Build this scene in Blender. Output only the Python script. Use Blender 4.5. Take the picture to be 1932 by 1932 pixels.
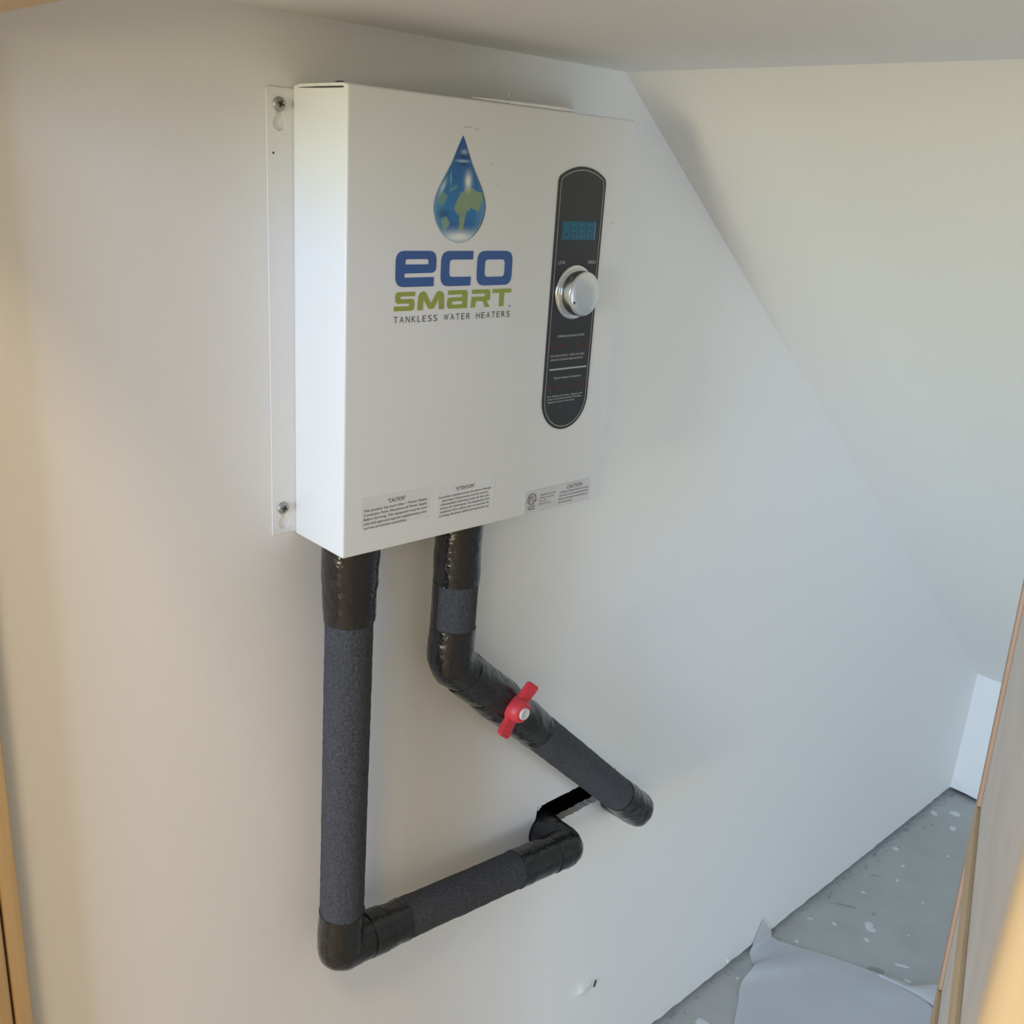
import bpy, bmesh, math, random
from mathutils import Vector, Matrix, noise
random.seed(4)
S = bpy.context.scene
for o in list(bpy.data.objects): bpy.data.objects.remove(o)
COL = S.collection

# ---------------------------------------------------------------- camera
cam = bpy.data.cameras.new('camera'); cam_o = bpy.data.objects.new('camera', cam); COL.objects.link(cam_o)
cam.sensor_width = 36.0; cam.lens = 36.0*1875.67/1932; cam.clip_start = .01
cr, cd, cf = Vector((.7348, -.6753, .0643)), Vector((-.1727, -.2780, -.9449)), Vector((.6560, .6832, -.3208))
cf.normalize(); cr = (cr-cf*cr.dot(cf)).normalized(); cd = cf.cross(cr)
cam_o.matrix_world = Matrix(((cr.x, -cd.x, -cf.x, -.5090), (cr.y, -cd.y, -cf.y, -.8541), (cr.z, -cd.z, -cf.z, .3677), (0, 0, 0, 1)))
cam.dof.use_dof = True; cam.dof.focus_distance = 1.15; cam.dof.aperture_fstop = 14.6
S.camera = cam_o

# ---------------------------------------------------------------- world, daylight of the hall window, hall lamp, exposure
S.view_settings.view_transform = 'Standard'; S.view_settings.look = 'None'
S.view_settings.gamma = 1; S.view_settings.use_curve_mapping = False; S.view_settings.exposure = 0.05
w = bpy.data.worlds.new('world'); S.world = w; w.use_nodes = True
w.node_tree.nodes['Background'].inputs[0].default_value = (.55, .7, 1, 1)
w.node_tree.nodes['Background'].inputs[1].default_value = .3

def area(name, loc, direction, sx, sy, power, col, spread=180):
    l = bpy.data.lights.new(name, 'AREA'); l.shape = 'RECTANGLE'; l.size = sx; l.size_y = sy
    l.energy = power; l.color = col; l.spread = math.radians(spread)
    o = bpy.data.objects.new(name, l); COL.objects.link(o); o.location = loc
    o.rotation_euler = Vector(direction).to_track_quat('-Z', 'Y').to_euler()
    return o
WX, WY0, WY1 = -6.0, -2.0, -1.05        # hall window: sky above the trees, greenery below
WYC = (WY0+WY1)/2; VY0, VY1 = -1.05, .60      # second, dimmer pane of the same hall window (partly shaded by the trees)
area('greenery_light', (WX+.03, WYC, -.15), (1, 0, 0), WY1-WY0, 1.10, 104, (1.0, .92, .64))
area('treeline_light', (WX+.03, WYC, .865), (1, 0, 0), WY1-WY0, .93, 55, (.20, .60, 1.0))
area('sky_light', (WX+.03, WYC, 2.015), (1, 0, 0), WY1-WY0, 1.37, 112, (.06, .30, 1.0))
area('shaded_greenery_light', (WX+.03, (VY0+VY1)/2, .315), (1, 0, 0), VY1-VY0, 2.03, 50, (.70, 1.0, .80))
area('shaded_sky_light', (WX+.03, (VY0+VY1)/2, 2.015), (1, 0, 0), VY1-VY0, 1.37, 26, (.10, .35, 1.0))
area('gable_fill_light', (.75, -2.88, -.35), (0, 1, 0), 1.0, .8, 15.2, (.74, .87, 1.0))  # added fill from the right, set in a made-up gable window
area('hall_ceiling_light', (-1.3, -1.3, 2.0), (0, 0, -1), .5, .5, 23, (1, .76, .52))
area('hall_fill_light', (-1.5, -1.5, .75), (1.2, 1, -.2), .5, .5, 4.5, (1, .87, .6))  # added low fill for the heater front, no known lamp stands here

# ---------------------------------------------------------------- materials
def lin(r, g, b):
    f = lambda c: (c/255/12.92) if c/255 <= .04045 else ((c/255+.055)/1.055)**2.4
    return (f(r), f(g), f(b), 1)
def mat(name, col, rough=.6, metal=0, noise_amt=0, noise_scale=40, col2=None, bump=0, bump_scale=200, spec=.5, coat=0, stretch=None):
    m = bpy.data.materials.new(name); m.use_nodes = True; nt = m.node_tree; b = nt.nodes['Principled BSDF']
    b.inputs['Base Color'].default_value = col; b.inputs['Roughness'].default_value = rough; b.inputs['Metallic'].default_value = metal
    b.inputs['Specular IOR Level'].default_value = spec; b.inputs['Coat Weight'].default_value = coat
    tc = nt.nodes.new('ShaderNodeTexCoord'); vec = tc.outputs['Object']
    if stretch:
        mp = nt.nodes.new('ShaderNodeMapping'); mp.inputs['Scale'].default_value = stretch
        nt.links.new(vec, mp.inputs['Vector']); vec = mp.outputs['Vector']
    if col2:
        n = nt.nodes.new('ShaderNodeTexNoise'); n.inputs['Scale'].default_value = noise_scale; n.inputs['Detail'].default_value = 6
        r = nt.nodes.new('ShaderNodeValToRGB'); r.color_ramp.elements[0].position = .5-noise_amt; r.color_ramp.elements[1].position = .5+noise_amt
        r.color_ramp.elements[0].color = col; r.color_ramp.elements[1].color = col2
        nt.links.new(vec, n.inputs['Vector']); nt.links.new(n.outputs['Fac'], r.inputs['Fac']); nt.links.new(r.outputs['Color'], b.inputs['Base Color'])
    if bump:
        n2 = nt.nodes.new('ShaderNodeTexNoise'); n2.inputs['Scale'].default_value = bump_scale; n2.inputs['Detail'].default_value = 4
        bp = nt.nodes.new('ShaderNodeBump'); bp.inputs['Strength'].default_value = bump; bp.inputs['Distance'].default_value = .002
        nt.links.new(vec, n2.inputs['Vector']); nt.links.new(n2.outputs['Fac'], bp.inputs['Height']); nt.links.new(bp.outputs['Normal'], b.inputs['Normal'])
    return m
def g(c, k=1): return (c[0]*k, c[1]*k, c[2]*k, 1)
PAINT = mat('wall_paint', (.86, .845, .82, 1), .62, bump=.05, bump_scale=350, spec=.3)
GYPSUM = mat('gypsum_edge', (.62, .57, .52, 1), .9, bump=.6, bump_scale=300)
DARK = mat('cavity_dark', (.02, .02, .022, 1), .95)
FLOOR = mat('subfloor', (.44, .43, .39, 1), .7, noise_amt=.25, noise_scale=9, col2=(.52, .515, .48, 1), bump=.25, bump_scale=120)
PLASTER = mat('plaster_splash', (.72, .73, .72, 1), .7)
DUST = mat('plaster_dust', (.42, .42, .41, 1), .9, noise_amt=.2, noise_scale=60, col2=(.25, .25, .24, 1))
PINE = mat('pine_wood', (.58, .40, .20, 1), .5, noise_amt=.2, noise_scale=14, col2=(.63, .455, .25, 1), stretch=(14, 14, .6), bump=.1, bump_scale=30)
PINE2 = mat('pale_raw_wood', (.70, .53, .31, 1), .6, noise_amt=.2, noise_scale=20, col2=(.62, .44, .25, 1), stretch=(1, 1, 8), bump=.15, bump_scale=60)
PINK = mat('raw_wood_edge', (.58, .37, .25, 1), .65, noise_amt=.2, noise_scale=20, col2=(.50, .31, .20, 1), stretch=(10, 10, .6))
BOARD = mat('grey_board', (.70, .66, .63, 1), .6, noise_amt=.1, noise_scale=12, col2=(.64, .60, .57, 1))
HALLWOOD = mat('hall_boards', (.62, .45, .26, 1), .6, noise_amt=.2, noise_scale=8, col2=(.55, .38, .2, 1), stretch=(1, 8, 1))
WHITE = mat('white_enamel', (.85, .85, .84, 1), .32, spec=.45, bump=.02, bump_scale=500)
CREV = mat('dark_seam', (.05, .045, .035, 1), .8)
FOAM = mat('foam_rubber', (.042, .043, .049, 1), .8, noise_amt=.2, noise_scale=330, col2=(.085, .088, .10, 1), bump=1.0, bump_scale=300, spec=.3)
TAPE = mat('black_tape', (.016, .016, .0155, 1), .13, bump=1.0, bump_scale=95, spec=.6)
SEAM = mat('tape_edge', (.12, .115, .11, 1), .35, bump=.3, bump_scale=100)
RED = mat('red_plastic', (.72, .05, .065, 1), .42, bump=.1, bump_scale=120)
CAPM = mat('white_cap', (.72, .70, .70, 1), .4)
ZINC = mat('zinc_screw', (.40, .40, .38, 1), .5, metal=.8)
CHROME = mat('chrome', (.80, .81, .82, 1), .20, metal=1)
SATIN = mat('brushed_chrome', (.78, .79, .80, 1), .24, metal=1)
PANEL = mat('panel_black', (.038, .040, .042, 1), .22, spec=.5)
LINE = mat('panel_line', (.45, .45, .43, 1), .5)
LCD = mat('display_blue', (.018, .115, .20, 1), .3)
LCDSEG = mat('display_segment', (.035, .20, .30, 1), .4)
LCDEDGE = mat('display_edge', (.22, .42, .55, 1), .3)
INKW = mat('ink_white', (.50, .50, .50, 1), .6)
INKR = mat('ink_red', (.22, .05, .045, 1), .6)
INKK = mat('ink_black', (.035, .035, .035, 1), .6)
INKG = mat('ink_grey', (.07, .075, .08, 1), .6)
BLUE = mat('logo_blue', (.056, .135, .39, 1), .45)
GREEN = mat('logo_green', (.36, .43, .085, 1), .45)
STICK = mat('grey_sticker', (.68, .66, .65, 1), .45)
STICKC = mat('clear_sticker', (.85, .85, .84, 1), .32, spec=.45)
SHEET = mat('sheet_paper', (.72, .725, .735, 1), .5, bump=.2, bump_scale=18)
def _tr(m, a):
    nt = m.node_tree; nt.nodes['Principled BSDF'].inputs['Alpha'].default_value = a
_tr(SHEET, .74)

# ---------------------------------------------------------------- helpers
def tag(o, label=None, cat=None, group=None, kind=None):
    if label: o['label'] = label
    if cat: o['category'] = cat
    if group: o['group'] = group
    if kind: o['kind'] = kind
    return o
def empty(name, loc=(0, 0, 0)):
    o = bpy.data.objects.new(name, None); o.empty_display_size = .05; COL.objects.link(o); o.location = loc
    return o
def link(name, me, m, parent=None, smooth=False):
    o = bpy.data.objects.new(name, me); COL.objects.link(o)
    if m: me.materials.append(m)
    if smooth:
        for p in me.polygons: p.use_smooth = True
    if parent:
        o.parent = parent
        o.matrix_parent_inverse = Matrix.Translation(-Vector(ROOTLOC.get(parent.name, (0, 0, 0))))
    return o
ROOTLOC = {}
def thing(name, loc, label, cat, group=None):
    o = empty(name, loc); ROOTLOC[o.name] = loc
    return tag(o, label, cat, group)
def bm_obj(name, bm, m, parent=None, smooth=False, angle=None):
    bmesh.ops.recalc_face_normals(bm, faces=bm.faces)
    me = bpy.data.meshes.new(name); bm.to_mesh(me); bm.free()
    o = link(name, me, m, parent, smooth)
    if angle is not None:
        for p in me.polygons: p.use_smooth = True
        me.set_sharp_from_angle(angle=math.radians(angle))
    return o
def add_box(bm, x0, x1, y0, y1, z0, z1, M=None, bev=0, seg=2):
    v = [Vector((x, y, z)) for x in (x0, x1) for y in (y0, y1) for z in (z0, z1)]
    b2 = bmesh.new(); vs = [b2.verts.new(p) for p in v]
    for f in ((0, 1, 3, 2), (4, 6, 7, 5), (0, 4, 5, 1), (2, 3, 7, 6), (0, 2, 6, 4), (1, 5, 7, 3)): b2.faces.new([vs[i] for i in f])
    bmesh.ops.recalc_face_normals(b2, faces=b2.faces)
    if bev: bmesh.ops.bevel(b2, geom=list(b2.edges), offset=bev, segments=seg, affect='EDGES', profile=.5)
    if M: bmesh.ops.transform(b2, matrix=M, verts=b2.verts)
    t = bpy.data.meshes.new('t'); b2.to_mesh(t); b2.free(); bm.from_mesh(t); bpy.data.meshes.remove(t)
def box(name, m, parent, *a, bev=0, seg=2, M=None):
    bm = bmesh.new(); add_box(bm, *a, M=M, bev=bev, seg=seg)
    return bm_obj(name, bm, m, parent, angle=35 if bev else None)
def prism(name, m, parent, loops, mapf, thick_vec, bev=0):
    """loops of 2-D points (first outer, rest holes) filled, mapped to 3-D and extruded."""
    bm = bmesh.new(); es = []
    for lp in loops:
        vs = [bm.verts.new(mapf(*p)) for p in lp]
        es += [bm.edges.new((vs[i], vs[(i+1) % len(vs)])) for i in range(len(vs))]
    bmesh.ops.triangle_fill(bm, edges=es, use_beauty=True, use_dissolve=False)
    if thick_vec is not None:
        r = bmesh.ops.extrude_face_region(bm, geom=list(bm.faces))
        bmesh.ops.translate(bm, vec=thick_vec, verts=[x for x in r['geom'] if isinstance(x, bmesh.types.BMVert)])
    return bm_obj(name, bm, m, parent)
def cyl(bm, base, axis, rings, seg=32, cap=True):
    """rings: list of (distance along axis, radius)"""
    a = Vector(axis).normalized(); u = a.orthogonal().normalized(); v = a.cross(u); base = Vector(base); prev = None; first = None
    for d, r in rings:
        cur = [bm.verts.new(base+a*d+(u*math.cos(2*math.pi*i/seg)+v*math.sin(2*math.pi*i/seg))*r) for i in range(seg)]
        if prev:
            for i in range(seg): bm.faces.new((prev[i], prev[(i+1) % seg], cur[(i+1) % seg], cur[i]))
        else: first = cur
        prev = cur
    if cap:
        bm.faces.new(first); bm.faces.new(prev)

# ---------------------------------------------------------------- the room
FZ, CZ = -1.177, .4905          # floor and flat ceiling (zero is the underside of the heater)
SX0, KX, KZ = .447, 2.072, -.8125   # where the slope starts, knee wall, knee wall top
def struct(o): return tag(o, kind='structure')
random.seed(11)
def hole_loop():                                             # slot cut in the board, rounded out where the left pipe enters
    pts = []; x1, z0, z1 = .578, -.556, -.5115; c = (.4195, -.5545); r = .0290; n = 26
    for k in range(25):
        th = math.radians(128+(357-128)*k/24); pts.append((c[0]+r*math.cos(th), c[1]+r*math.sin(th)))
    xs = c[0]+r+.002
    for i in range(n+1): pts.append((xs+(x1-xs)*i/n, z0+random.uniform(-.0014, .0014)))
    for i in range(1, 5): pts.append((x1, z0+(z1-z0)*i/5))
    for i in range(n+1): pts.append((x1-(x1-.4045)*i/n, z1+random.uniform(-.0008, .0008)))
    return pts
def ragged_bottom(x0, x1, z, n, amp):
    return [(x0+(x1-x0)*i/n, z+amp*noise.noise(Vector((x0*3+i*.7, 3.1, 0)))+random.uniform(-amp, amp)*.25) for i in range(n+1)]
north = struct(prism('wall_north', PAINT, None,
      [ragged_bottom(-.303, KX, FZ+.013, 120, .004)+[(KX, KZ), (SX0, CZ), (-.303, CZ)], hole_loop()],
      lambda x, z: (x, 0, z), Vector((0, .0127, 0))))
north.data.materials.append(GYPSUM)
for p in north.data.polygons:                                # the cut edges of the board show bare gypsum
    if abs(p.normal.y) < .5 and .37 < p.center.x < .63 and -.57 < p.center.z < -.5: p.material_index = 1
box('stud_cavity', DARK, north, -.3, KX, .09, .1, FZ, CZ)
box('sole_plate', mat('sole_plate_wood', (.10, .09, .08, 1), .9), north, -.3, KX+.02, .0135, .09, FZ, FZ+.038)
struct(box('floor', FLOOR, None, -.36, KX+.1, -2.95, .1, FZ-.03, FZ))
struct(box('ceiling', PAINT, None, -.305, SX0, -2.95, .0, CZ, CZ+.013))
struct(prism('ceiling_slope', PAINT, None, [[(SX0, CZ), (KX, KZ), (KX+.02, KZ+.012), (SX0, CZ+.02)]], lambda x, z: (x, 0, z), Vector((0, -2.95, 0))))
east = struct(prism('wall_east', PAINT, None, [[(-y, z) for y, z in ragged_bottom(-2.95, 0, FZ+.012, 140, .003)]+[(0, KZ), (2.95, KZ)]],
      lambda y, z: (KX, -y, z), Vector((.0127, 0, 0))))
box('sole_plate', DARK, east, KX+.0135, KX+.06, -2.95, 0, FZ, FZ+.038)
# the low space goes on to the right behind the open door, to a gable end with an added, unseen window for the fill light
SY = -2.9
SWX0, SWX1, SWZ0, SWZ1 = .25, 1.25, -.75, .05
struct(prism('wall_south', PAINT, None, [[(-.305, FZ), (KX, FZ), (KX, KZ), (SX0, CZ), (-.305, CZ)], [(SWX0, SWZ0), (SWX1, SWZ0), (SWX1, SWZ1), (SWX0, SWZ1)]], lambda x, z: (x, SY, z), Vector((0, -.05, 0))))
struct(prism('added_gable_window', PAINT, None, [[(SWX0-.05, SWZ0-.05), (SWX1+.05, SWZ0-.05), (SWX1+.05, SWZ1+.05), (SWX0-.05, SWZ1+.05)], [(SWX0, SWZ0), (SWX1, SWZ0), (SWX1, SWZ1), (SWX0, SWZ1)]], lambda x, z: (x, SY+.012, z), Vector((0, -.012, 0))))
# the west wall of the closet, around the low doorway the camera looks through
DW0, DW1, DH = -.822, -.02, .4355
DH2 = DH+.021
w_ = [(-4.0, FZ), (DW0, FZ), (DW0, DH2), (-.001, DH2), (-.001, FZ), (1.1, FZ), (1.1, 2.9), (-4.0, 2.9)]
struct(prism('wall_west', PAINT, None, [w_], lambda y, z: (-.306, y, z), Vector((-.052, 0, 0))))
# wooden lining of that doorway
t1 = struct(box('trim_1', PINE, None, -.3178, -.3030, -.020, -.002, FZ, DH, bev=.0012))
struct(box('trim_2', PINE, None, -.3580, -.3200, -.021, -.002, FZ, DH, bev=.003, seg=3))
struct(box('trim_3', PINE, None, -.366, -.302, DW0, -.002, DH, DH+.022, bev=.002))
struct(box('trim_4', PINE, None, -.362, -.30, -.90, -.8165, FZ, DH, bev=.0055, seg=4))
struct(box('shading_casing', PINE, None, -.385, -.3595, -.036, .06, FZ, DH+.07, bev=.003))  # unseen casing, added to shade the wall side of the heater's left face
# hall around the camera (tall, timber lined, its window far behind the camera to the left)
HY0, HY1, HZ1 = -4.0, 1.1, 2.9
WZ0, WZ1 = -.7, 2.7
struct(box('floor_hall', HALLWOOD, None, WX-.1, -.36, HY0, HY1, FZ-.03, FZ))
struct(box('ceiling_hall', HALLWOOD, None, WX-.1, -.30, HY0, HY1, HZ1, HZ1+.03))
struct(prism('wall_hall_west', HALLWOOD, None, [[(HY0, FZ), (HY1, FZ), (HY1, HZ1), (HY0, HZ1)], [(WY0, WZ0), (VY1, WZ0), (VY1, WZ1), (WY0, WZ1)]], lambda y, z: (WX-.06, y, z), Vector((-.02, 0, 0))))
struct(box('wall_hall_north', HALLWOOD, None, WX-.1, -.36, HY1, HY1+.02, FZ, HZ1))
struct(box('wall_hall_south', HALLWOOD, None, WX-.1, -.36, HY0-.02, HY0, FZ, HZ1))
wf = struct(prism('window_1', PAINT, None, [[(WY0-.06, WZ0-.06), (VY1+.06, WZ0-.06), (VY1+.06, WZ1+.06), (WY0-.06, WZ1+.06)], [(WY0, WZ0), (WY1-.02, WZ0), (WY1-.02, WZ1), (WY0, WZ1)], [(VY0+.02, WZ0), (VY1, WZ0), (VY1, WZ1), (VY0+.02, WZ1)]], lambda y, z: (WX-.02, y, z), Vector((-.04, 0, 0))))

# ---- the access door, swung into the room (seen almost edge-on)
a, t = math.radians(20.5), math.radians(-1.7)
d_ = Vector((math.cos(a), math.sin(a), 0)); n_ = Vector((-math.sin(a)*math.cos(t), math.cos(a)*math.cos(t), math.sin(t))); w_v = d_.cross(n_)
if w_v.z < 0: w_v = -w_v
P0 = Vector((.39997, -.58, -.19536))
def P0fix():
    # free edge of the leaf, at the height of the upper rail's end
    return P0
LM = Matrix(((d_.x, n_.x, w_v.x, P0.x), (d_.y, n_.y, w_v.y, P0.y), (d_.z, n_.z, w_v.z, P0.z), (0, 0, 0, 1)))
dl = struct(empty('door_1')); ROOTLOC['door_1'] = (0, 0, 0)
box('panel', BOARD, dl, -.655, -.0005, -.0155, -.0035, -.96, .60, M=LM)
rails = [(.030-.214*k-.058, .030-.214*k) for k in range(0, 5)]
edges = [.60]+[z for r in rails for z in (r[1], r[0])]+[-.96]
for lo_z, hi_z in rails: box('rail', PINE2, dl, -.655, 0, -.0034, 0, lo_z, hi_z, M=LM, bev=.0004)
for i in range(0, len(edges), 2):
    box('stile', PINK, dl, -.026, 0, -.0034, -.0002, edges[i+1]+.0012, edges[i]-.0012, M=LM, bev=.0004)

# ---------------------------------------------------------------- the heater
HX, HZ, HD = .3712, .432, .0895
heater = thing('water_heater', (0, 0, 0), 'white metal tankless water heater box with printed water drop logo, hung on the wall', 'water heater')
bm = bmesh.new(); add_box(bm, 0, HX, -HD, -.0016, .0006, .4318, bev=.0022, seg=4); cover = bm_obj('cover', bm, WHITE, heater, angle=40)
bm = bmesh.new(); add_box(bm, -.0004, .05, -HD+.004, -.010, .4300, .4324, bev=.0009); bm_obj('top_plate', bm, WHITE, heater, angle=40)
prism('top_seam', CREV, heater, [[(-HD+.006, .4281), (-HD+.006, .4296), (-.04, .4297), (-.012, .4293), (-.012, .4289), (-.045, .4283)]], lambda y, z: (-.00025, y, z), Vector((.001, 0, 0)))
# raised lip along the top edge, its stud, a screw head further left
bm = bmesh.new(); cyl(bm, (.140, -HD+.0024, .4335), (1, 0, .004), [(0, .0002), (.03, .0011), (.06, .0018), (.128, .0021), (.1345, .0020), (.1355, .0012)], 14); bm_obj('top_lip', bm, WHITE, heater, True)
bm = bmesh.new(); cyl(bm, (.191, -HD+.008, .432), (0, 0, 1), [(0, .0010), (.0105, .0010)], 10); bm_obj('stud', bm, ZINC, heater)
bm = bmesh.new(); cyl(bm, (.0085, -.066, .4318), (0, 0, 1), [(0, .0052), (.0016, .0048), (.0026, .003)], 16); bm_obj('screw_head', bm, CREV, heater, True)
# mounting flanges with keyhole slots
def arc(cx, cz, r, a0, a1, n): return [(cx+r*math.cos(math.radians(a0+(a1-a0)*i/n)), cz+r*math.sin(math.radians(a0+(a1-a0)*i/n))) for i in range(n+1)]
def keyhole(cx, z_top, z_hole, rs, rh):
    ang = math.degrees(math.asin(rs/rh))
    return arc(cx, z_top, rs, 0, 180, 10)+arc(cx, z_hole, rh, 90+ang, 450-ang, 24)
for s, nm in ((0, 'mounting_flange'), (1, 'mounting_flange')):
    mx = (lambda x: x) if s == 0 else (lambda x: HX-x)
    prism(nm, WHITE, heater, [[(-.0262, .0035), (.002, .0035), (.002, .4280), (-.0252, .4280), (-.0268, .4262)], keyhole(-.0140, .4140, .3983, .0032, .0068), keyhole(-.0138, .0312, .0146, .0030, .0062)],
          lambda x, z, mx=mx: (mx(x), -.0002, z), Vector((0, -.0014, 0)))
    for zz in (.4141, .0312):
        bm = bmesh.new(); cyl(bm, (mx(-.0142), .001, zz), (0, -1, 0), [(0, .0035), (.0026, .0035), (.0026, .0064), (.0040, .0060), (.0052, .0044), (.0057, .0022)], 20)
        sc = bm_obj('screw', bm, ZINC, heater, angle=40)
        bm = bmesh.new()
        for rot in (0, 90): add_box(bm, -.0032, .0032, -.0062, -.0048, -.0006, .0006, M=Matrix.Translation((mx(-.0142), 0, zz)) @ Matrix.Rotation(math.radians(rot+20), 4, 'Y'))
        o = bm_obj('recess', bm, CREV, sc); 
# ---- flat print helpers: everything is laid on the front face
YF = -HD
def face_map(off): return lambda x, z: (x, YF-off, z)
def fill2d(name, loops, m, parent, off=.0003):
    cu = bpy.data.curves.new(name, 'CURVE'); cu.dimensions = '2D'; cu.fill_mode = 'FRONT'
    for lp in loops:
        s = cu.splines.new('POLY'); s.points.add(len(lp)-1); s.use_cyclic_u = True
        for i, p in enumerate(lp): s.points[i].co = (p[0], p[1], 0, 1)
    o = bpy.data.objects.new('t', cu); COL.objects.link(o)
    me = bpy.data.meshes.new_from_object(o.evaluated_get(bpy.context.evaluated_depsgraph_get()))
    bpy.data.objects.remove(o); bpy.data.curves.remove(cu)
    for v in me.vertices: v.co = (v.co.x, YF-off, v.co.y)
    me.name = name
    return link(name, me, m, parent)
def rpoly(pts, ox, oz, sx, sz, n=6):
    """pts: (u, v[, radius in metres]) -> rounded outline"""
    P = [Vector((ox+p[0]*sx, oz+p[1]*sz)) for p in pts]; R = [p[2] if len(p) > 2 else 0 for p in pts]; out = []
    for i, p in enumerate(P):
        r = R[i]
        if not r: out.append((p.x, p.y)); continue
        q0, q1 = P[i-1], P[(i+1) % len(P)]
        e0, e1 = (q0-p), (q1-p); r = min(r, e0.length*.5, e1.length*.5); A = p+e0.normalized()*r; B = p+e1.normalized()*r
        for k in range(n+1):
            tt = k/n; c = A*(1-tt)**2+p*2*tt*(1-tt)+B*tt**2; out.append((c.x, c.y))
    return out
def text_mesh(strings, off, m, parent, name='text_line'):
    """strings: list of (text, x0, x1, z_base, cap_height, bold); every line of print is a part"""
    for st_ in strings:
        bm = bmesh.new()
        for (s, x0, x1, zb, ch, bold) in (st_ if isinstance(st_, list) else [st_]):
            cu = bpy.data.curves.new('t', 'FONT'); cu.body = s; cu.size = 1; cu.offset = bold; cu.resolution_u = 3
            o = bpy.data.objects.new('t', cu); COL.objects.link(o)
            me = bpy.data.meshes.new_from_object(o.evaluated_get(bpy.context.evaluated_depsgraph_get()))
            bpy.data.objects.remove(o); bpy.data.curves.remove(cu)
            xs = [v.co.x for v in me.vertices]
            a0, a1 = min(xs), max(xs); k = (x1-x0)/(a1-a0); zs = ch/.70
            for v in me.vertices: v.co = (x0+(v.co.x-a0)*k, YF-off, zb+v.co.y*zs)
            bm.from_mesh(me); bpy.data.meshes.remove(me)
        bm_obj(name, bm, m, parent)
# ---- logo: "eco" in blue, "SMART" in green, the tag line in grey
R1, R2 = .0085, .0032
e_ = [rpoly([(.95, 0), (0, 0, .010), (0, 1, .010), (1, 1, .009), (1, .385, .006), (.215, .375, .0014), (.215, .262, .0014), (.95, .265)], .0544, .2613, .0481, .0331),
      rpoly([(.235, .625, .0005), (.80, .625, .001), (.80, .77, .004), (.235, .77, .004)], .0544, .2613, .0481, .0331)]
c_ = [rpoly([(1, 1), (0, 1, .010), (0, 0, .010), (.95, 0), (.95, .262), (.265, .262, .004), (.265, .755, .004), (1, .755)], .1082, .2609, .0403, .0334)]
o_ = [rpoly([(0, 0, .010), (1, 0, .010), (1, 1, .010), (0, 1, .010)], .1540, .2606, .0474, .0338),
      rpoly([(.22, .25, .004), (.78, .25, .004), (.78, .75, .004), (.22, .75, .004)], .1540, .2606, .0474, .0338)]
for L in (e_, c_, o_): fill2d('logo_letter', L, BLUE, cover)
z0, hh = .2391, .0176
S_ = [rpoly([(1, 1), (.05, 1, .004), (.05, .39, .004), (.73, .39, .0008), (.73, .25, .0008), (0, .25), (0, 0), (.98, 0, .004), (.98, .63, .004), (.30, .63, .0008), (.30, .77, .0008), (1, .77)], .0537, z0, .0244, hh)]
M_ = [rpoly([(0, 0), (.03, .82, .004), (.14, 1, .003), (.28, 1, .003), (.5, .36, .001), (.72, 1, .003), (.86, 1, .003), (.98, .82, .004), (1, 0), (.80, 0), (.79, .58), (.60, .04, .002), (.42, .04, .002), (.22, .58), (.20, 0)], .0811, z0, .0331, hh)]
A_ = [rpoly([(.03, 1), (1, 1, .004), (1, 0), (0, 0, .004), (0, .62, .004), (.73, .62, .0006), (.73, .77, .0006), (.03, .77)], .1176, z0, .0258, hh),
      rpoly([(.25, .22, .001), (.75, .22, .0003), (.75, .40, .0003), (.25, .40, .001)], .1176, z0, .0258, hh)]
R_ = [rpoly([(.04, 1), (1, 1, .004), (.99, .38, .003), (.82, .36), (.99, 0), (.73, 0), (.62, .34, .001), (.25, .36, .001), (.24, 0), (0, 0), (.03, .60), (.71, .60, .0006), (.72, .77, .0006), (.04, .77)], .1482, z0, .0255, hh)]
T_ = [rpoly([(0, 1), (1, 1), (1, .77), (.63, .77), (.62, 0), (.37, 0), (.37, .77), (0, .77)], .1766, z0, .0257, hh)]
for L in (S_, M_, A_, R_, T_): fill2d('logo_letter', L, GREEN, cover)
text_mesh([('TM', .1990, .2025, .2378, .0021, 0)], .0003, INKG, cover)
def spaced(s): return '\u2009'.join(s)
def spread_text(s, x0, x1, zb, ch, bold, wide):
    """one letter at a time with wide tracking"""
    W = {' ': .75, 'I': .35, 'W': 1.3, 'L': .8, 'S': .95, 'E': .9, 'M': 1.2}; gap = .45
    tot = sum(W.get(c, 1) for c in s)+gap*(len(s)-1); k = (x1-x0)/tot; x = x0; out = []
    for c in s:
        wd = W.get(c, 1)*k
        if c != ' ': out.append((c, x, x+wd, zb, ch, bold))
        x += wd+gap*k
    return out
text_mesh([spread_text('TANKLESS WATER HEATERS', .0538, .2022, .2279, .0063, -.004, 1)], .0003, INKG, cover)
# ---- the printed water drop: a flat print, its picture held in a colour attribute of a fine flat mesh
def inpoly(x, y, pl):
    c = False; j = len(pl)-1
    for i in range(len(pl)):
        if (pl[i][1] > y) != (pl[j][1] > y) and x < (pl[j][0]-pl[i][0])*(y-pl[i][1])/(pl[j][1]-pl[i][1])+pl[i][0]: c = not c
        j = i
    return c
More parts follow.
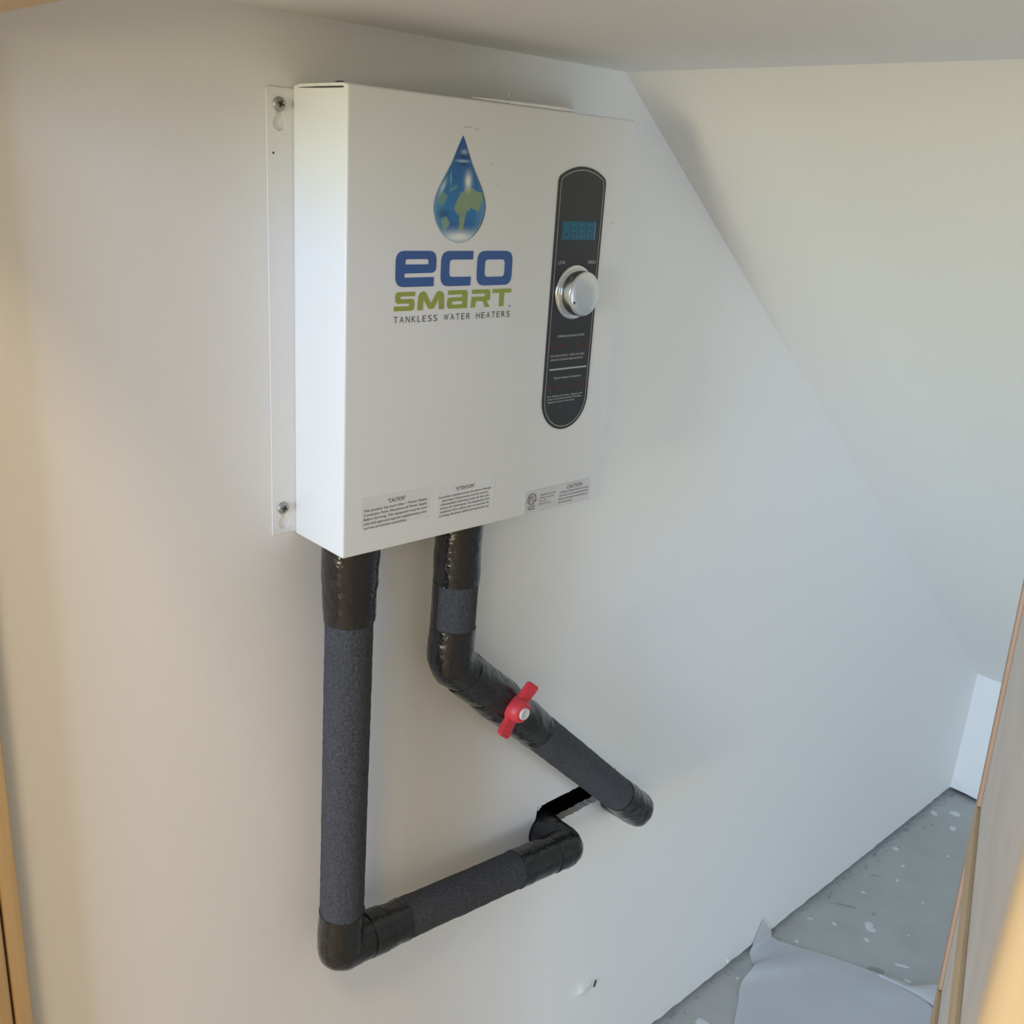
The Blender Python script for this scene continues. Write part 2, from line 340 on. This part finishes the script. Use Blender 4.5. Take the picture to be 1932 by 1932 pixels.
# all in the drop's own frame: u -1..1 across, v 0 (foot) .. 1 (tip)
PROF = [(0, 0), (.01, .20), (.03, .38), (.07, .58), (.12, .74), (.18, .87), (.24, .95), (.31, 1.0), (.36, 1.0), (.42, .965), (.50, .86), (.58, .72), (.66, .56), (.74, .41), (.82, .285), (.90, .165), (.96, .07), (1, .004)]
def prof(v):
    for (v0, w0), (v1, w1) in zip(PROF, PROF[1:]):
        if v <= v1:
            t_ = (v-v0)/(v1-v0); 
            return w0+(w1-w0)*(math.sqrt(t_) if v0 == 0 else t_)
    return 0
LAND1 = [(.10, .50), (.22, .525), (.42, .525), (.60, .50), (.84, .485), (.90, .44), (.84, .40), (.78, .345), (.70, .30), (.60, .315), (.52, .325), (.45, .34), (.36, .315), (.30, .30), (.24, .26), (.20, .22), (.16, .165), (.10, .105), (.04, .10), (.0, .15), (-.02, .22), (.0, .265), (-.14, .285), (-.22, .31), (-.20, .36), (-.10, .42), (.0, .47)]
LAND2 = [(-.86, .46), (-.72, .48), (-.52, .45), (-.50, .40), (-.62, .36), (-.80, .345), (-.90, .39)]
LAND3 = [(-.46, .51), (-.30, .535), (-.10, .55), (-.12, .52), (-.28, .49), (-.42, .475)]
LAND4 = [(-.70, .235), (-.52, .25), (-.40, .21), (-.42, .16), (-.48, .125), (-.62, .12), (-.66, .17)]
LAND5 = [(.72, .16), (.84, .20), (.90, .24), (.82, .13), (.66, .09)]
def lerp(a_, b_, k): return tuple(a_[i]*(1-k)+b_[i]*k for i in range(3))
def gs(x, y, cx, cy, sx, sy): return math.exp(-((x-cx)/sx)**2-((y-cy)/sy)**2)
def dropcol(u, v, wd):
    r = abs(u)/max(wd, .01)
    c = lerp((.030, .12, .36), (.040, .23, .52), max(0, min(1, (.85-v)*2)))
    if v < .32: c = lerp(c, (.045, .14, .42), min(1, (.32-v)*5))
    c = lerp(c, (.16, .38, .58), .7*max(0, min(1, (r-.55)/.45))*(1 if v < .42 else 0))
    c = lerp(c, (.34, .52, .62), max(0, min(1, (.17-v)/.12)))
    u_ = u + .05*noise.noise(Vector((u*6, v*18, 1))); v_ = v+.016*noise.noise(Vector((u*9, v*25, 7)))
    if inpoly(u_, v_, LAND1): c = lerp((.22, .34, .24), (.34, .43, .24), .5+.5*noise.noise(Vector((u*5, v*12, 3))))
    elif inpoly(u_, v_, LAND2): c = (.18, .34, .33)
    elif inpoly(u_, v_, LAND3): c = (.13, .31, .37)
    elif inpoly(u_, v_, LAND4) or inpoly(u_, v_, LAND5): c = (.26, .41, .33)
    c = lerp(c, (.020, .085, .25), .8*gs(u, v, -.62, .275, .20, .035))
    if v < .2 and abs(u) < .3: c = lerp(c, (.30, .40, .25), .6*gs(u, v, .06, .13, .10, .05))
    c = lerp(c, (.86, .90, .84), min(1, 1.1*gs(u, v, .27, .585, .12, .075)))
    c = lerp(c, (.86, .91, .90), min(1, 1.15*gs(u, v, 0, .058, .50, .045)))
    c = lerp(c, (.62, .78, .82), .9*gs(u, v, -.72+(v-.50)*1.5, .52, .075, .065))
    c = lerp(c, (.30, .52, .66), .85*gs(u, v, -.40, .60, .03, .06))
    c = lerp(c, (.50, .66, .76), .85*gs(u, v, .07, .850, .11, .020))
    c = lerp(c, (.015, .06, .17), .95*gs(u, v, .06, .806, .20, .022))
    c = lerp(c, (.50, .68, .80), .9*gs(u, v, .02, .768, .24, .011))
    c = lerp(c, (.015, .07, .20), .8*gs(u, v, .06, .735, .2, .014))
    if r > .88 and v < .8: c = lerp(c, (.24, .42, .52), .8*(r-.88)/.12)
    if r > .95 and u > 0: c = (.03, .08, .16)
    return c
def make_drop():
    cx, zb, ht, hw = .1288, .3017, .0977, .0322
    NV, NU = 190, 80
    verts, faces, cols = [], [], []
    for j in range(NV+1):
        v = j/NV; wd = prof(v)
        for i in range(NU+1):
            u = (2*i/NU-1)*wd; verts.append((cx+u*hw, YF-.0003, zb+v*ht)); cols.append(dropcol(u, v, wd))
    for j in range(NV):
        for i in range(NU):
            k = j*(NU+1)+i; faces.append((k, k+1, k+NU+2, k+NU+1))
    me = bpy.data.meshes.new('logo_drop'); me.from_pydata(verts, [], faces)
    at = me.color_attributes.new('print', 'FLOAT_COLOR', 'POINT')
    for i, c in enumerate(cols): at.data[i].color = (c[0], c[1], c[2], 1)
    m = mat('drop_print', (1, 1, 1, 1), .4); nt = m.node_tree; n = nt.nodes.new('ShaderNodeAttribute'); n.attribute_name = 'print'
    nt.links.new(n.outputs['Color'], nt.nodes['Principled BSDF'].inputs['Base Color'])
    link('logo_drop', me, m, cover)
make_drop()
# ---- control panel
def panel_loop(x0, x1, zs, zt, zc, inset=0):
    cx = (x0+x1)/2; hw = (x1-x0)/2-inset
    top = []
    for i in range(25):
        th = -1+2*i/24; top.append((cx+hw*-th*1.0, zs-inset*.4+(zt-zs-inset*.6)*(1-abs(th)**2.1)))
    bot = [(cx-hw*math.cos(math.pi*i/32), zc-hw*math.sin(math.pi*i/32)*1.0) for i in range(33)]
    # round the shoulders a little
    return bot+[(cx+hw, zs-inset-.004)]+[(p[0]-(.0012 if i == 0 else -.0012 if i == 24 else 0), p[1]) for i, p in enumerate(top)]+[(cx-hw, zs-inset-.004)]
PX0, PX1, PZS, PZT, PZC = .2590, .3315, .3685, .3803, .1330
panel = prism('control_panel', PANEL, heater, [panel_loop(PX0, PX1, PZS, PZT, PZC)], face_map(.0002), Vector((0, -.0008, 0)))
o1, o2 = panel_loop(PX0, PX1, PZS, PZT, PZC, .0031), panel_loop(PX0, PX1, PZS, PZT, PZC, .0039)
fill2d('border_line', [o1, o2], LINE, panel, .0013)
disp = prism('display', LCD, panel, [[(.2688, .3056), (.3206, .3056), (.3206, .3250), (.2688, .3250)]], face_map(.0010), Vector((0, -.0005, 0)))
def seg7(x, z, w_, h_, t_, sl):
    r = []
    def q(a0, b0, a1, b1): r.append([(x+a0+b0*sl, z+b0), (x+a1+b0*sl, z+b0), (x+a1+b1*sl, z+b1), (x+a0+b1*sl, z+b1)])
    gp = .0003
    for zz in (0, h_/2-t_/2, h_-t_): q(t_+gp, zz, w_-t_-gp, zz+t_)
    for xx in (0, w_-t_):
        q(xx, t_/2+gp, xx+t_, h_/2-gp); q(xx, h_/2+gp, xx+t_, h_-t_/2-gp)
    return r
sg = []
for i in range(4): sg += seg7(.2707+i*.0119, .3082, .0086, .0143, .0014, .06)
fill2d('segments', sg, LCDSEG, disp, .0018)
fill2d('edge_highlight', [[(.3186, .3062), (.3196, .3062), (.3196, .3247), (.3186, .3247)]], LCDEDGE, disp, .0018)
text_mesh([('LOW', .2674, .2778, .2805, .0036, .01), ('HIGH', .3135, .3250, .2807, .0036, .01), ('TEMPERATURE RANGE SETTING', .2746, .3176, .2021, .0023, .012),
           ('FOR CELSIUS DISPLAY : PRESS AND HOLD', .2660, .3203, .1808, .0021, .012), ('KNOB FOR 2 SECONDS. PRESS ON/OFF TEST', .2666, .3185, .1765, .0021, .012),
           ('Plage de Consignes de Température', .2745, .3174, .1560, .0022, .012),
           ("Pour l'affichage des Celsius : Appuyez sur le", .2660, .3226, .1356, .0020, .012), ('bouton et de maintien pendant 2 secondes.', .2662, .3215, .1325, .0020, .012), ('Appuyez sur pour la mise à jour', .2666, .3105, .1291, .0020, .012)], .0013, INKW, panel)
text_mesh([('80\u00b0-140\u00b0F', .2660, .2886, .1896, .0036, .006), ('26\u00b0-60\u00b0C', .3062, .3252, .1896, .0036, .006), ('80\u00b0-140\u00b0F', .2660, .2886, .1446, .0036, .0), ('26\u00b0-60\u00b0C', .3058, .3248, .1446, .0036, .0)], .0013, INKR, panel)
fill2d('divider_line', [[(.2662, .1659), (.3257, .1659), (.3257, .1676), (.2662, .1676)]], INKW, panel, .0013)
# knob: chrome base ring, polished skirt, slightly domed satin cap with a pointer mark
KC = (.2955, YF-.0010, .2503)
bm = bmesh.new(); cyl(bm, KC, (0, -1, 0), [(0, .0295), (.0012, .0292), (.0022, .0280), (.0026, .0262), (.0018, .0245), (.0012, .0225)], 64); ring = bm_obj('knob_ring', bm, CHROME, panel, True)
bm = bmesh.new(); cyl(bm, KC, (0, -1, 0), [(.001, .0246), (.0130, .0240), (.0155, .0236)], 64, cap=False); knob = bm_obj('knob', bm, CHROME, panel, True)
bm = bmesh.new(); cyl(bm, KC, (0, -1, 0), [(.0155, .0236), (.0166, .0229), (.0172, .0216), (.0174, .012), (.0175, .004), (.0175, .0004)], 64); bm_obj('knob_cap', bm, SATIN, knob, angle=50)
prism('pointer_mark', INKG, knob, [[(.2768, .2395), (.2792, .2425), (.2775, .2420), (.2768, .2432), (.2752, .2428)]], lambda x, z: (x+.002, KC[1]-.0173, z), Vector((0, -.0004, 0)))
# ---- stickers along the foot of the cover
st = prism('caution_sticker', STICKC, heater, [[(.0205, .0270), (.1055, .0250), (.1055, .0580), (.0205, .0600)]], face_map(.0000), Vector((0, -.00012, 0)))
cap = [('This product has more than 1 Power Supply', .0238, .1024), ('Connection Point. Disconnect all Power Supply', .0238, .1024), ('Before Servicing. This equipment must be used', .0238, .1024), ('only with approved separate supplementary over', .0240, .1024), ('current protection assemblies.', .0240, .0770)]
text_mesh([('"CAUTION"', .0528, .0745, .0499, .0042, .004)]+[(s, x0, x1, .0447-.00453*i, .0026, .004) for i, (s, x0, x1) in enumerate(cap)], .0003, INKK, st)
st = prism('attention_sticker', STICKC, heater, [[(.1150, .0205), (.1960, .0200), (.1960, .0560), (.1150, .0565)]], face_map(.0000), Vector((0, -.00012, 0)))
att = [('Ce produit a plusieurs points de source d\u2019énergie', .1175, .1906), ('électrique. Déconnectez tout les sources', .1225, .1868), ('d\u2019alimentation électrique avant de faire des', .1208, .1884), ('travaux de maintenance. Cet équipement doit', .1200, .1892), ('seulement être utiliser avec un contrôle de', .1206, .1886), ('surcharge électrique additionnel approuver par', .1190, .1896)]
text_mesh([('"ATTENTION"', .1402, .1668, .0480, .0040, .004)]+[(s, x0, x1, .0426-.00412*i, .0025, .004) for i, (s, x0, x1) in enumerate(att)], .0003, INKK, st)
st = prism('certification_sticker', STICK, heater, [[(.2430, .0028), (.2944, .0026), (.2965, .0292), (.2430, .0289)]], face_map(.0001), Vector((0, -.0004, 0)))
ec = (.2545, .0190)
def ell(rx, rz, n=32): return [(ec[0]+rx*math.cos(2*math.pi*i/n), ec[1]+rz*math.sin(2*math.pi*i/n)) for i in range(n)]
fill2d('seal', [ell(.0070, .0068), ell(.0062, .0060), ell(.0055, .0053), ell(.0052, .0050)], INKG, st, .0007)
text_mesh([('ETL', .2505, .2586, .0163, .0056, .012), ('c', .2462, .2474, .0148, .0018, .01), ('us', .2612, .2628, .0160, .0016, .01), ('LISTED', .2490, .2604, .0092, .0020, .01), ('3067500', .2490, .2596, .0062, .0020, .01)], .0007, INKG, st)
text_mesh([('CONFORMS TO UL STD. 499', .2672, .2924, .0205, .0018, .0), ('CERTIFIED TO CAN/CSA', .2668, .2900, .0168, .0018, .0), ('STD. C22.2', .2666, .2790, .0132, .0018, .0), ('E335-2-35 (NO. 64)', .2666, .2856, .0097, .0018, .0)], .0007, INKG, st)
st = prism('warning_sticker', STICK, heater, [[(.2945, .0024), (.3505, .0034), (.3499, .0292), (.2962, .0297)]], face_map(.00015), Vector((0, -.0006, 0)))
text_mesh([('CAUTION', .3110, .3366, .0222, .0048, .0), ('TO REDUCE THE RISK OF ELECTRIC SHOCK', .2995, .3484, .0181, .0019, .002), ('DISCONNECT ALL POWER BEFORE SERVICING', .2993, .3480, .0141, .0019, .002), ('REPLACE COVER BEFORE TURNING POWER ON', .2991, .3478, .0100, .0019, .002), ('SEE INSTRUCTIONS', .2990, .3216, .0060, .0019, .002)], .00095, INKG, st)
SCUFF = mat('scuff', (.50, .49, .47, 1), .6)
for (x, z, l, h_) in ((.130, .4068, .010, .0006), (.142, .4058, .007, .0005), (.1652, .3750, .0012, .0012), (.1215, .2337, .0015, .001), (.3465, .3240, .004, .0008), (.1745, .3560, .0009, .0012)):
    box('scuff', SCUFF, cover, x, x+l, YF-.0002, YF+.0002, z, z+h_)

# ---------------------------------------------------------------- insulated pipes
def bend(pts, radii, n=9):
    """polyline with rounded corners -> dense path"""
    P = [Vector(p) for p in pts]; out = [P[0]]
    for i in range(1, len(P)-1):
        r = radii[i-1]; A = P[i]+(P[i-1]-P[i]).normalized()*r; B = P[i]+(P[i+1]-P[i]).normalized()*r
        for k in range(n+1):
            t_ = k/n; out.append(A*(1-t_)**2+P[i]*2*t_*(1-t_)+B*t_**2)
    out.append(P[-1]); return out
def dense(P, step):
    out = [P[0]]
    for a_, b_ in zip(P, P[1:]):
        n = max(1, int((b_-a_).length/step))
        for k in range(1, n+1): out.append(a_.lerp(b_, k/n))
    return out
def tube(name, m, parent, path, rad, amp=.0006, freq=60, ragged=0, seg=48, step=.006, seed=0, caps=True, arc_=None):
    P = dense([Vector(p) for p in path], step); N = len(P)
    L = [0]
    for a_, b_ in zip(P, P[1:]): L.append(L[-1]+(b_-a_).length)
    T = [(P[min(i+1, N-1)]-P[max(i-1, 0)]).normalized() for i in range(N)]
    u = T[0].cross(Vector((0, -1, 0)))
    u = u.normalized() if u.length > .1 else T[0].orthogonal().normalized()
    bm = bmesh.new(); rows = []
    a0, a1 = arc_ if arc_ else (0, 2*math.pi)
    for i in range(N):
        u = (u-T[i]*u.dot(T[i])).normalized(); v = T[i].cross(u); row = []
        for k in range(seg+(1 if arc_ else 0)):
            th = a0+(a1-a0)*k/seg; dv = u*math.cos(th)+v*math.sin(th); q = P[i]+dv*.03
            r = (rad(L[i], L[-1]) if callable(rad) else rad)+amp*noise.noise(q*freq+Vector((seed, 0, 0)))+amp*.5*noise.noise(q*freq*2.7+Vector((seed, 5, 0)))
            off = 0
            if ragged and i in (0, N-1): off = (1 if i else -1)*ragged*(noise.noise(dv*2.2+Vector((seed*3.3+i, 0, 0)))+.5*noise.noise(dv*7+Vector((seed, i, 2))))
            row.append(bm.verts.new(P[i]+dv*r+T[i]*off))
        rows.append(row)
    m_ = seg if not arc_ else seg
    for a_, b_ in zip(rows, rows[1:]):
        for k in range(m_):
            k2 = (k+1) % seg if not arc_ else k+1
            bm.faces.new((a_[k], a_[k2], b_[k2], b_[k]))
    if caps and not arc_: bm.faces.new(rows[0][::-1]); bm.faces.new(rows[-1])
    return bm_obj(name, bm, m, parent, True, angle=60)
Y = -.050
RS = .0257
# left pipe: down from the heater, round a corner, along the wall, into the slot
A = thing('insulated_pipe', (.036, Y, 0), 'foam covered pipe from the left underside of the heater, bending right at the bottom', 'pipe', None)
cA = (.0285, Y, -.5150); cB = (.4335, Y, -.5585); dirH = (Vector(cB)-Vector(cA)).normalized()
tube('foam_sleeve', FOAM, A, [(.0357, Y, -.075), (.0302, Y, -.472)], RS, .0005, 90, seed=1)
tube('tape_wrap', TAPE, A, [(.0362, Y, -.0005), (.0358, Y, -.050)], lambda s, L: .0298-.0016*max(0, (s-.042)/.01), .0012, 45, .002, seed=2)
tube('tape_wrap', TAPE, A, [(.0358, Y, -.046), (.0354, Y, -.0885)], lambda s, L: .0284-.030*s, .0010, 50, .0012, seed=3)
tube('tape_wrap', TAPE, A, bend([(.0303, Y, -.4625), cA, Vector(cA)+dirH*.0915], [.005]), lambda s, L: .0266+.0016*math.exp(-((s-.05)/.022)**2), .0016, 42, .0012, seed=4)
tube('tape_wrap', TAPE, A, [Vector(cA)+dirH*.036, Vector(cA)+dirH*.060], .0280, .0008, 60, .0012, seed=14)
tube('foam_sleeve', FOAM, A, [Vector(cA)+dirH*.085, Vector(cA)+dirH*.30], RS, .0007, 60, seed=5)
tube('tape_wrap', TAPE, A, [Vector(cA)+dirH*.288, Vector(cA)+dirH*.375], .0266, .0009, 50, .0010, seed=6)
tube('tape_wrap', TAPE, A, bend([Vector(cA)+dirH*.358, Vector(cB)-dirH*.0165, (cB[0]-.014, .006, cB[2]+.004)], [.006]), lambda s, L: .0270+.0012*math.exp(-((s-.03)/.02)**2), .0014, 45, .0008, seed=7)
# right pipe: down, a slanting run with the valve, into the slot
B = thing('insulated_pipe', (.182, Y, 0), 'black taped pipe slanting down to the right with a red valve handle', 'pipe', None)
cC = Vector((.1772, Y, -.1800)); cE = Vector((.5800, Y, -.5620)); dR = (cE-cC).normalized()
tube('tape_wrap', TAPE, B, [(.1822, Y, -.0005), (.1815, Y, -.0790)], .0272, .0010, 50, .0010, seed=8)
tube('foam_sleeve', FOAM, B, [(.1816, Y, -.072), (.1800, Y, -.142)], .0262, .0006, 90, seed=9)
tube('lengthwise_tape', TAPE, B, [(.1816, Y, -.0775), (.1800, Y, -.1365)], .0270, .0004, 60, .0006, seed=10, arc_=(math.radians(0), math.radians(62)))
tube('tape_wrap', TAPE, B, bend([(.1801, Y, -.1345), cC, cC+dR*.060], [.014]), lambda s, L: .0270+.0012*math.exp(-((s-.045)/.02)**2), .0013, 45, .0010, seed=11)
tube('tape_wrap', TAPE, B, [cC+dR*.030, cC+dR*.090], .0277, .0011, 45, .0012, seed=12)
tube('tape_wrap', TAPE, B, [cC+dR*.078, cC+dR*.218], lambda s, L: .0272+.0022*math.exp(-((s-.035)/.03)**2)-.012*max(0, s-.09), .0013, 40, .0014, seed=13)
tube('foam_sleeve', FOAM, B, [cC+dR*.195, cC+dR*.515], RS, .0006, 70, seed=15)
tube('tape_wrap', TAPE, B, bend([cC+dR*.480, cE, (cE.x-.004, .006, cE.z+.002)], [.009]), lambda s, L: .0266+.0012*min(1, s/.03), .0015, 45, .0015, seed=16)
# butterfly valve handle
hub = cC+dR*.1190+Vector((.001, 0, .001)); hy = -.0745
vh = bmesh.new()
cyl(vh, (hub.x, hy, hub.z), (0, -1, 0), [(-.012, .0155), (0, .0165), (.010, .0160), (.0165, .0142), (.0195, .0110)], 36)
hd = Vector((.040, 0, .047)).normalized(); hp = Vector((hd.z, 0, -hd.x))
def wing(sgn):
    out = [(.006, .0105), (.016, .0085), (.024, .0092), (.0345, .0098), (.0375, .0075), (.0375, -.0075), (.0345, -.0098), (.024, -.0092), (.016, -.0085), (.006, -.0105)]
    lo = [];up = []
    for l, q in out:
        p = Vector((hub.x, hy, hub.z))+hd*(l*sgn)+hp*q
        lift = -.002-.10*max(0, l-.012)
        lo.append(vh.verts.new(p+Vector((0, lift, 0)))); up.append(vh.verts.new(p+Vector((0, lift-.0085, 0))))
    n = len(out); vh.faces.new(lo); vh.faces.new(up)
    for i in range(n): vh.faces.new((lo[i], lo[(i+1) % n], up[(i+1) % n], up[i]))
wing(1); wing(-1)
bmesh.ops.recalc_face_normals(vh, faces=vh.faces)
bmesh.ops.bevel(vh, geom=[e for e in vh.edges if e.calc_face_angle(0) > .9], offset=.0012, segments=2, affect='EDGES')
handle = bm_obj('valve_handle', vh, RED, B, angle=40); tag(handle, 'red plastic valve handle')
bm = bmesh.new(); cyl(bm, (hub.x, hy, hub.z), (0, -1, 0), [(.0185, .0078), (.0215, .0078), (.0226, .0068), (.0222, .0058)], 28); bm_obj('handle_cap', bm, CAPM, handle, angle=40)

# ---------------------------------------------------------------- marks on the wall and floor
def bump_patch(cx, cz, lx, lz, h_, ang):
    bm = bmesh.new(); N1, N2 = 40, 24; rows = []
    for i in range(N1+1):
        row = []
        for j in range(N2+1):
            u, v = 2*i/N1-1, 2*j/N2-1
            hh_ = h_*math.exp(-((u/.42)**2+(v/.42)**2)*1.0)*(1+.5*noise.noise(Vector((u*3, v*3, 2))))-.0003*(u*u+v*v > .9)
            c, s_ = math.cos(ang), math.sin(ang); x, z = u*lx, v*lz
            row.append(bm.verts.new((cx+x*c-z*s_, -max(hh_-.00004, -.0004), cz+x*s_+z*c)))
        rows.append(row)
    for i in range(N1):
        for j in range(N2): bm.faces.new((rows[i][j], rows[i+1][j], rows[i+1][j+1], rows[i][j+1]))
    return bm_obj('plaster_bulge', bm, PAINT, north, True)
bump_patch(.556, -.940, .046, .028, .0052, math.radians(-10))
box('slit', DARK, north, -.0011, .0011, -.0022, .001, -.0065, .0065, M=Matrix.Translation((.5855, -.0005, -.9475)) @ Matrix.Rotation(math.radians(14), 4, 'Y'), bev=.0005)
bm = bmesh.new(); bmesh.ops.create_icosphere(bm, subdivisions=2, radius=.0052, matrix=Matrix.Translation((1.0215, -.001, -1.1545)) @ Matrix.Diagonal((.8, .6, 1.25, 1))); bm_obj('plaster_blob', bm, PLASTER, north, True)
for (x, z, a_) in ((.4035, -.5140, .5), (.4075, -.5125, -.4)): box('paper_tear', PLASTER, north, -.0035, .0035, -.0016, .0004, -.0010, .0010, M=Matrix.Translation((x, 0, z)) @ Matrix.Rotation(a_, 4, 'Y'))
box('speck', CREV, north, -.0009, .0009, -.0019, .0002, -.0009, .0009, M=Matrix.Translation((-.0204, 0, .3724)))
floor_o = bpy.data.objects['floor']
def splat(x, y, rx, ry, ang, seed, m=PLASTER, h_=.0012):
    bm = bmesh.new(); c = bm.verts.new((x, y, FZ+h_)); ring_ = []
    for k in range(18):
        th = 2*math.pi*k/18; r = 1+.35*noise.noise(Vector((math.cos(th)*1.4, math.sin(th)*1.4, seed))); px, py = rx*r*math.cos(th), ry*r*math.sin(th)
        ring_.append(bm.verts.new((x+px*math.cos(ang)-py*math.sin(ang), y+px*math.sin(ang)+py*math.cos(ang), FZ+.0002)))
    for k in range(18): bm.faces.new((c, ring_[k], ring_[(k+1) % 18]))
    bm_obj('plaster_splash', bm, m, floor_o, True)
for i, (x, y, rx, ry, an) in enumerate([(1.3798, -.1356, .0085, .0105, .3), (1.3890, -.1260, .010, .009, 0), (1.2124, -.05, .0045, .004, 0), (1.5874, -.0926, .006, .0035, .6), (1.48, -.0626, .004, .005, 0), (1.65, -.075, .006, .004, .8), (1.3288, -.074, .007, .004, 1),
        (1.3295, -.2341, .004, .016, .5), (1.2976, -.2632, .0045, .008, .2), (1.3412, -.1464, .006, .006, 0), (.8657, -.0561, .012, .014, 0), (1.975, -.060, .012, .012, .5), (1.905, -.085, .012, .008, .2), (1.93, -.022, .014, .007, 1), (1.70, -.03, .008, .008, 0), (1.12, -.02, .004, .004, 0), (1.09, -.07, .003, .003, 0), (1.56, -.17, .003, .003, 0), (1.43, -.20, .003, .003, 0), (1.02, -.03, .004, .003, .4), (1.78, -.13, .004, .004, 0), (1.30, -.03, .003, .006, .6)]):
    splat(x, y, rx, ry, an, i*1.7)
STAIN = mat('dark_stain', (.34, .33, .30, 1), .8)
for i, (x, y, rx, ry, an) in enumerate([(1.405, -.060, .004, .026, .55), (1.56, -.05, .003, .012, .7), (1.268, -.205, .012, .020, .9), (1.43, -.115, .005, .005, 0)]): splat(x, y, rx, ry, an, 40+i, STAIN, .0004)
bm = bmesh.new()                                             # loose plaster crumbs along the foot of the walls
for k in range(230):
    t_ = random.random()**.6; x = .72+1.34*t_; y = -abs(random.gauss(0, .012))-.002; r = random.uniform(.0010, .0030)
    if k % 6 == 0: x, y = KX-abs(random.gauss(0, .012)), -random.uniform(0, .3)
    m_ = Matrix.Translation((x, y, FZ+r*.3)) @ Matrix.Rotation(random.random()*6, 4, 'Z') @ Matrix.Diagonal((1.3, 1, .6, 1))
    bmesh.ops.create_icosphere(bm, subdivisions=1, radius=r, matrix=m_)
tag(bm_obj('plaster_crumbs', bm, DUST, floor_o), kind='stuff')

# ---------------------------------------------------------------- masking paper on the floor
sheet = thing('paper_sheet', (1.05, -.25, FZ), 'translucent white masking paper sheet lying crumpled on the floor, one corner up the wall', 'paper')
Lc = [(1.1360, -.0030, .067), (1.1230, -.0032, .040), (1.108, -.0040, .014), (1.0930, -.0090, .004), (1.0780, -.0260, .003), (1.070, -.0360, .011), (1.0450, -.0420, .012), (1.0060, -.0470, .006), (.965, -.070, .004), (.9151, -.0961, .003), (.80, -.16, .003), (.70, -.23, .003)]
Uc = [(1.1380, -.0030, .067), (1.1600, -.0032, .040), (1.1810, -.0040, .012), (1.1760, -.0140, .004), (1.1960, -.0640, .003), (1.2243, -.1171, .003), (1.2430, -.1650, .004), (1.26, -.2088, .005), (1.2808, -.2809, .008), (1.2511, -.3516, .006), (1.15, -.52, .003)]
def smp(C_, t_):
    f = t_*(len(C_)-1); i = min(int(f), len(C_)-2); k = f-i
    p0, p1, p2, p3 = [Vector(C_[max(0, min(len(C_)-1, i+q))]) for q in (-1, 0, 1, 2)]
    return .5*((2*p1)+(p2-p0)*k+(2*p0-5*p1+4*p2-p3)*k*k+(3*p1-p0-3*p2+p3)*k**3)
bm = bmesh.new(); rows = []
for i in range(131):
    t_ = (i/130)**1.4; l_, u_ = smp(Lc, t_), smp(Uc, t_); row = []
    for j in range(61):
        k = j/60; p = l_.lerp(u_, k); wdt = (u_-l_).length
        z = p.z+min(1, wdt/.1)*math.sin(math.pi*k)*(.005*noise.noise(Vector((p.x*7, p.y*7, 1)))+.003)+.0035*abs(noise.noise(Vector((p.x*16, p.y*16, 4))))*max(0, 1-t_*1.6)*min(1, wdt*25)+.0012*abs(noise.noise(Vector((p.x*11+p.y*4, p.y*4, 9))))
        row.append(bm.verts.new((p.x, min(p.y, -.002), FZ+max(.0012, z))))
    rows.append(row)
for i in range(130):
    for j in range(60): bm.faces.new((rows[i][j], rows[i+1][j], rows[i+1][j+1], rows[i][j+1]))
bm_obj('paper', bm, SHEET, sheet, True)
bm = bmesh.new(); rows = []
F0 = [(1.262, -.215, .003), (1.275, -.262, .004), (1.300, -.292, .010), (1.322, -.318, .014), (1.306, -.346, .006)]
F1 = [(1.255, -.220, .007), (1.262, -.270, .010), (1.266, -.305, .010), (1.262, -.338, .010), (1.240, -.375, .008)]
for i in range(25):
    row = []
    for j in range(13):
        p = smp(F0, i/24).lerp(smp(F1, i/24), j/12); row.append(bm.verts.new((p.x, p.y, FZ+p.z+.004*math.sin(math.pi*j/12))))
    rows.append(row)
for i in range(24):
    for j in range(12): bm.faces.new((rows[i][j], rows[i+1][j], rows[i+1][j+1], rows[i][j+1]))
bm_obj('folded_flap', bm, SHEET, sheet, True)
